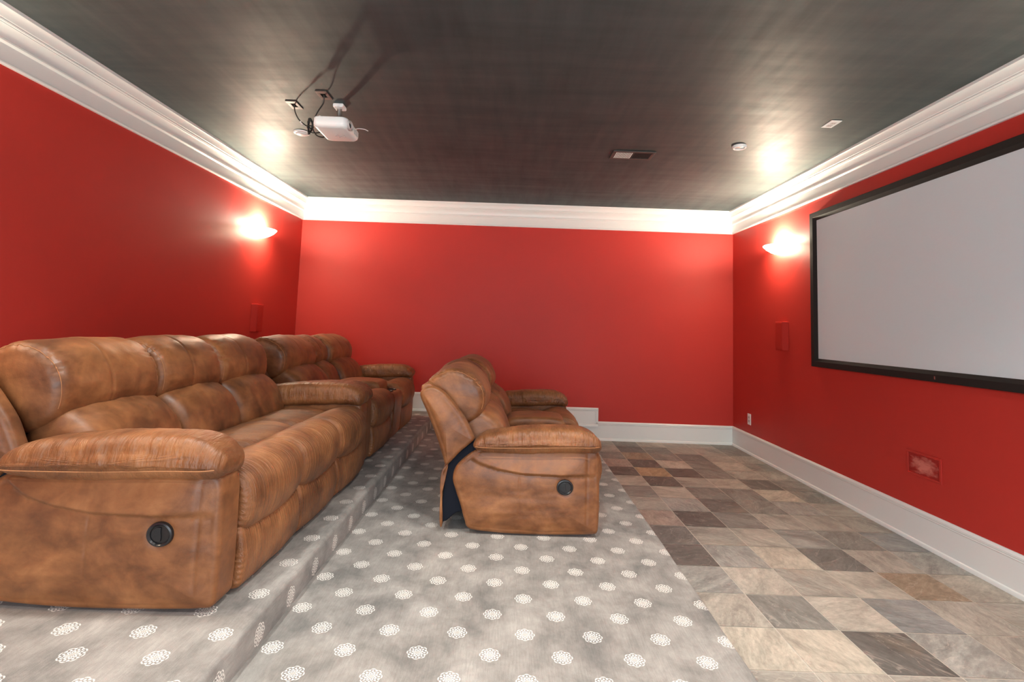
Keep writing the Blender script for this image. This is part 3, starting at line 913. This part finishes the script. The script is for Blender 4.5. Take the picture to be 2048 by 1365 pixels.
# projector ---------------------------------------------------------------------
PX0, PX1, PY0, PY1, PZ0, PZ1 = -1.395, -1.160, 3.30, 3.60, 2.682, 2.757
pj = thing('projector', 'white projector hanging upside down from the charcoal ceiling', 'projector', ((PX0 + PX1) / 2, (PY0 + PY1) / 2, PZ1))
ox, oy, oz = (PX0 + PX1) / 2, (PY0 + PY1) / 2, PZ1
hw, hd, hh = (PX1 - PX0) / 2, (PY1 - PY0) / 2, PZ1 - PZ0
def rrect(a, b, r, k=7):
    pts = []
    for cx_, cy_, s in ((a - r, b - r, 0), (-a + r, b - r, 1), (-a + r, -b + r, 2), (a - r, -b + r, 3)):
        for i in range(k):
            t = PI / 2 * (s + i / (k - 1))
            pts.append((cx_ + r * math.cos(t), cy_ + r * math.sin(t)))
    return pts
lay = []
for (z, ins) in ((0.0, 0.012), (-0.003, 0.004), (-0.010, 0.0), (-0.045, 0.0), (-0.060, 0.004), (-0.070, 0.014), (-hh, 0.030)):
    lay.append([(x, y, z) for x, y in rrect(hw - ins, hd - ins, 0.040 - ins * 0.4)])
v = [p for l in lay for p in l]; n = len(lay[0]); f = []
for a in range(len(lay) - 1):
    for i in range(n):
        j = (i + 1) % n
        f.append((a * n + i, a * n + j, (a + 1) * n + j, (a + 1) * n + i))
f.append(tuple(range(n))); f.append(tuple((len(lay) - 1) * n + i for i in range(n)))
body = mesh_obj('body', v, f, M['white_plastic'], pj, True, 50)
ly = -0.075
ln = MB().lathe([(0.052, -0.006), (0.052, 0.010), (0.046, 0.014), (0.040, 0.012), (0.034, 0.002)], (hw - 0.004, ly, -0.036), 'x', 36, sx=1.0, sy=0.62).build('lens', M['grey_plastic'], pj, True)
MB().lathe([(0.0, 0.006), (0.018, 0.005), (0.030, 0.001), (0.036, -0.002)], (hw - 0.001, ly, -0.036), 'x', 32, sx=1.0, sy=0.62).build('lens_glass', M['nickel'], ln, True)
vn = MB()
for k in range(9):
    vn.box(hw - 0.004, hw + 0.001, 0.02 + k * 0.009, 0.024 + k * 0.009, -0.052, -0.018)
vn.build('front_vent', M['grey_plastic'], pj)
bt = MB()
for (x, y) in ((-0.02, 0.02), (0.0, 0.02), (0.02, 0.02), (0.0, 0.04), (0.0, 0.0), (0.045, 0.03), (0.045, 0.005)):
    bt.lathe([(0.0, -0.0025), (0.005, -0.002), (0.0065, 0.0)], (x + 0.01, y, -hh), 'z', 14)
bt.build('buttons', M['grey_plastic'], pj, True)
for (x, y) in ((-0.08, -0.11), (0.06, 0.11), (-0.08, 0.11)):
    MB().lathe([(0.0, 0.012), (0.008, 0.012), (0.009, 0.0)], (x, y, 0), 'z', 16).build('foot', M['white_plastic'], pj, True)
# mount
mx, my = -1.312 - ox, 3.575 - oy
mt = MB().box(mx - 0.038, mx + 0.038, my - 0.042, my + 0.042, H - oz - 0.028, H - oz).build('ceiling_mount', M['white_plastic'], pj, False, 40, 0.008, 3)
MB().tube([(mx, my, H - oz - 0.02), (mx, my, 0.10), (mx + 0.012, my - 0.03, 0.06), (mx + 0.02, my - 0.06, 0.02)], 0.017, 14, 5).build('mount_pole', M['metal'], mt, True)
ar = MB()
for (x, y) in ((-0.075, -0.10), (0.055, -0.10), (-0.075, 0.10), (0.055, 0.10)):
    ar.tube([(mx + 0.02, my - 0.06, 0.022), ((mx + x) / 2, (my + y - 0.06) / 2, 0.016), (x, y, 0.008), (x, y, 0.0)], 0.006, 8, 3)
ar.lathe([(0.0, 0.034), (0.028, 0.032), (0.034, 0.02), (0.03, 0.01), (0.0, 0.008)], (mx + 0.02, my - 0.06, 0), 'z', 24)
ar.build('mount_arms', M['white_plastic'], mt, True)

def cable_plate(loc, label):
    root = thing('cable_plate', label, 'plate', loc, 0, 'cable plates by the projector')
    g = MB()
    for (a0, a1, b0, b1) in ((-0.040, 0.040, 0.030, 0.066), (-0.040, 0.040, -0.066, -0.030), (-0.040, -0.017, -0.030, 0.030), (0.017, 0.040, -0.030, 0.030)):
        g.box(a0, a1, b0, b1, -0.007, 0.0)
    g.build('cover_plate', M['plate_dark'], root, False, 40, 0.002)
    MB().box(-0.018, 0.018, -0.031, 0.031, -0.003, 0.0).build('cable_opening', M['void'], root)
cable_plate((-1.652, 3.587, H), 'charcoal cable plate on the ceiling, the one farther left of the projector')
cable_plate((-1.368, 3.412, H), 'charcoal cable plate on the ceiling behind the projector, nearest its mount')

def cable(name, pts, r, mat, label):
    return tag(MB().tube(pts, r, 8, 8).build(name, M[mat], None, True), label, 'cable')
sig = cable('signal_cable', [(-1.652, 3.585, H - 0.002), (-1.648, 3.60, H - 0.05), (-1.625, 3.62, H - 0.10), (-1.56, 3.60, 2.80), (-1.50, 3.56, 2.755), (-1.49, 3.52, 2.72), (-1.44, 3.50, 2.71), (-1.396, 3.49, 2.715)], 0.0042, 'cable',
      'thin black cable hanging from the left ceiling plate to the projector')
pwr = cable('power_cable', [(-1.368, 3.412, H - 0.002), (-1.375, 3.43, H - 0.05), (-1.42, 3.455, 2.85), (-1.455, 3.475, 2.79), (-1.468, 3.495, 2.745), (-1.45, 3.53, 2.705), (-1.42, 3.555, 2.70), (-1.396, 3.56, 2.71)], 0.0045, 'cable',
      'black power cord running from the right ceiling plate down to the back of the projector')
bp = []
for k in range(40):
    a = 2 * PI * k / 10
    bp.append((-1.502 + 0.013 * math.cos(a) + 0.004 * math.sin(k * 2.1), 3.53 + 0.014 * math.sin(k * 1.3), 2.765 + 0.055 * math.sin(a) + 0.006 * math.cos(k * 1.7)))
MB().tube(bp, 0.0038, 7, 4).tube([(-1.502 + 0.024 * math.cos(t * PI / 4), 3.53 + 0.024 * math.sin(t * PI / 4), 2.765) for t in range(8)], 0.004, 7, 3, True).build('coiled_slack', M['cable'], pwr, True)
cable('antenna_wire', [(-1.165, 3.50, 2.745), (-1.14, 3.50, 2.752), (-1.10, 3.51, 2.752), (-1.075, 3.515, 2.742)], 0.003, 'cable_white', 'short white wire sticking out of the right side of the projector')
tg = MB().tube([(-1.612, 3.62, 2.838), (-1.603, 3.618, 2.825), (-1.592, 3.616, 2.812)], 0.008, 8, 6).build('tag', M['cable_white'], sig, True)
tg['label'] = 'small white cable tag'

# ------------------------------------------------------------------ light
w = bpy.data.worlds.new('World'); S.world = w; w.use_nodes = True
bg = w.node_tree.nodes['Background']
bg.inputs[0].default_value = (0.86, 0.92, 1.0, 1); bg.inputs[1].default_value = 1.0

def area(name, loc, rot, sx, sy, e, color):
    ld = bpy.data.lights.new(name, 'AREA'); ld.shape = 'RECTANGLE'; ld.size = sx; ld.size_y = sy
    ld.energy = e; ld.color = color
    o = bpy.data.objects.new(name, ld); COL.objects.link(o); o.location = loc; o.rotation_euler = rot
    return o
# soft fill light added in the opening behind the camera
area('rear_fill_light', ((DX0 + DX1) / 2, YB - 0.05, DZ / 2 + 0.15), (PI / 2, 0, 0), DX1 - DX0, DZ - 0.3, 95, (0.86, 0.94, 1.0))

# spots without fittings, added to brighten the near end of the room
for (lx, ly) in ((-1.35, 1.8), (0.1, 1.8), (1.1, 1.8), (-1.35, 0.0), (0.1, 0.0), (1.3, 0.0)):
    ld = bpy.data.lights.new('fill_spot', 'SPOT'); ld.energy = 92; ld.color = (1.0, 0.97, 0.91)
    ld.spot_size = math.radians(118); ld.spot_blend = 0.85; ld.shadow_soft_size = 0.08
    lo = bpy.data.objects.new('fill_spot', ld); COL.objects.link(lo); lo.location = (lx, ly, H - 0.03)
# ------------------------------------------------------------------ camera
f_px, cx, cy, hcam = 1005.7622, 1023.1006, 574.1817, 1.3727
rx, ry, rz = 0.08, 0.0347, -0.0017
cz_, sz_ = math.cos(rz), math.sin(rz); c_, s_ = math.cos(rx), math.sin(rx); a_, b_ = math.cos(ry), math.sin(ry)
Yw = Matrix(((cz_, -sz_, 0), (sz_, cz_, 0), (0, 0, 1)))
Bx = Matrix(((1, 0, 0), (0, 0, -1), (0, 1, 0)))
Pt = Matrix(((1, 0, 0), (0, c_, s_), (0, -s_, c_)))
Ro = Matrix(((a_, -b_, 0), (b_, a_, 0), (0, 0, 1)))
MM = Ro @ Pt @ Bx @ Yw
cam = bpy.data.cameras.new('Camera')
cam.sensor_fit = 'HORIZONTAL'; cam.sensor_width = 36.0
cam.lens = f_px * 36.0 / 2048
cam.shift_x = (1024 - cx) / 2048
cam.shift_y = (cy - 682.5) / 2048
cam.clip_start = 0.05
co = bpy.data.objects.new('Camera', cam); COL.objects.link(co)
R3 = Matrix((MM[0], -MM[1], -MM[2])).transposed()
co.matrix_world = Matrix.Translation((0, 0, hcam)) @ R3.to_4x4()
S.camera = co

S.view_settings.view_transform = 'Standard'
S.view_settings.look = 'None'
S.view_settings.gamma = 1.0
S.view_settings.use_curve_mapping = False
S.view_settings.exposure = 0.66
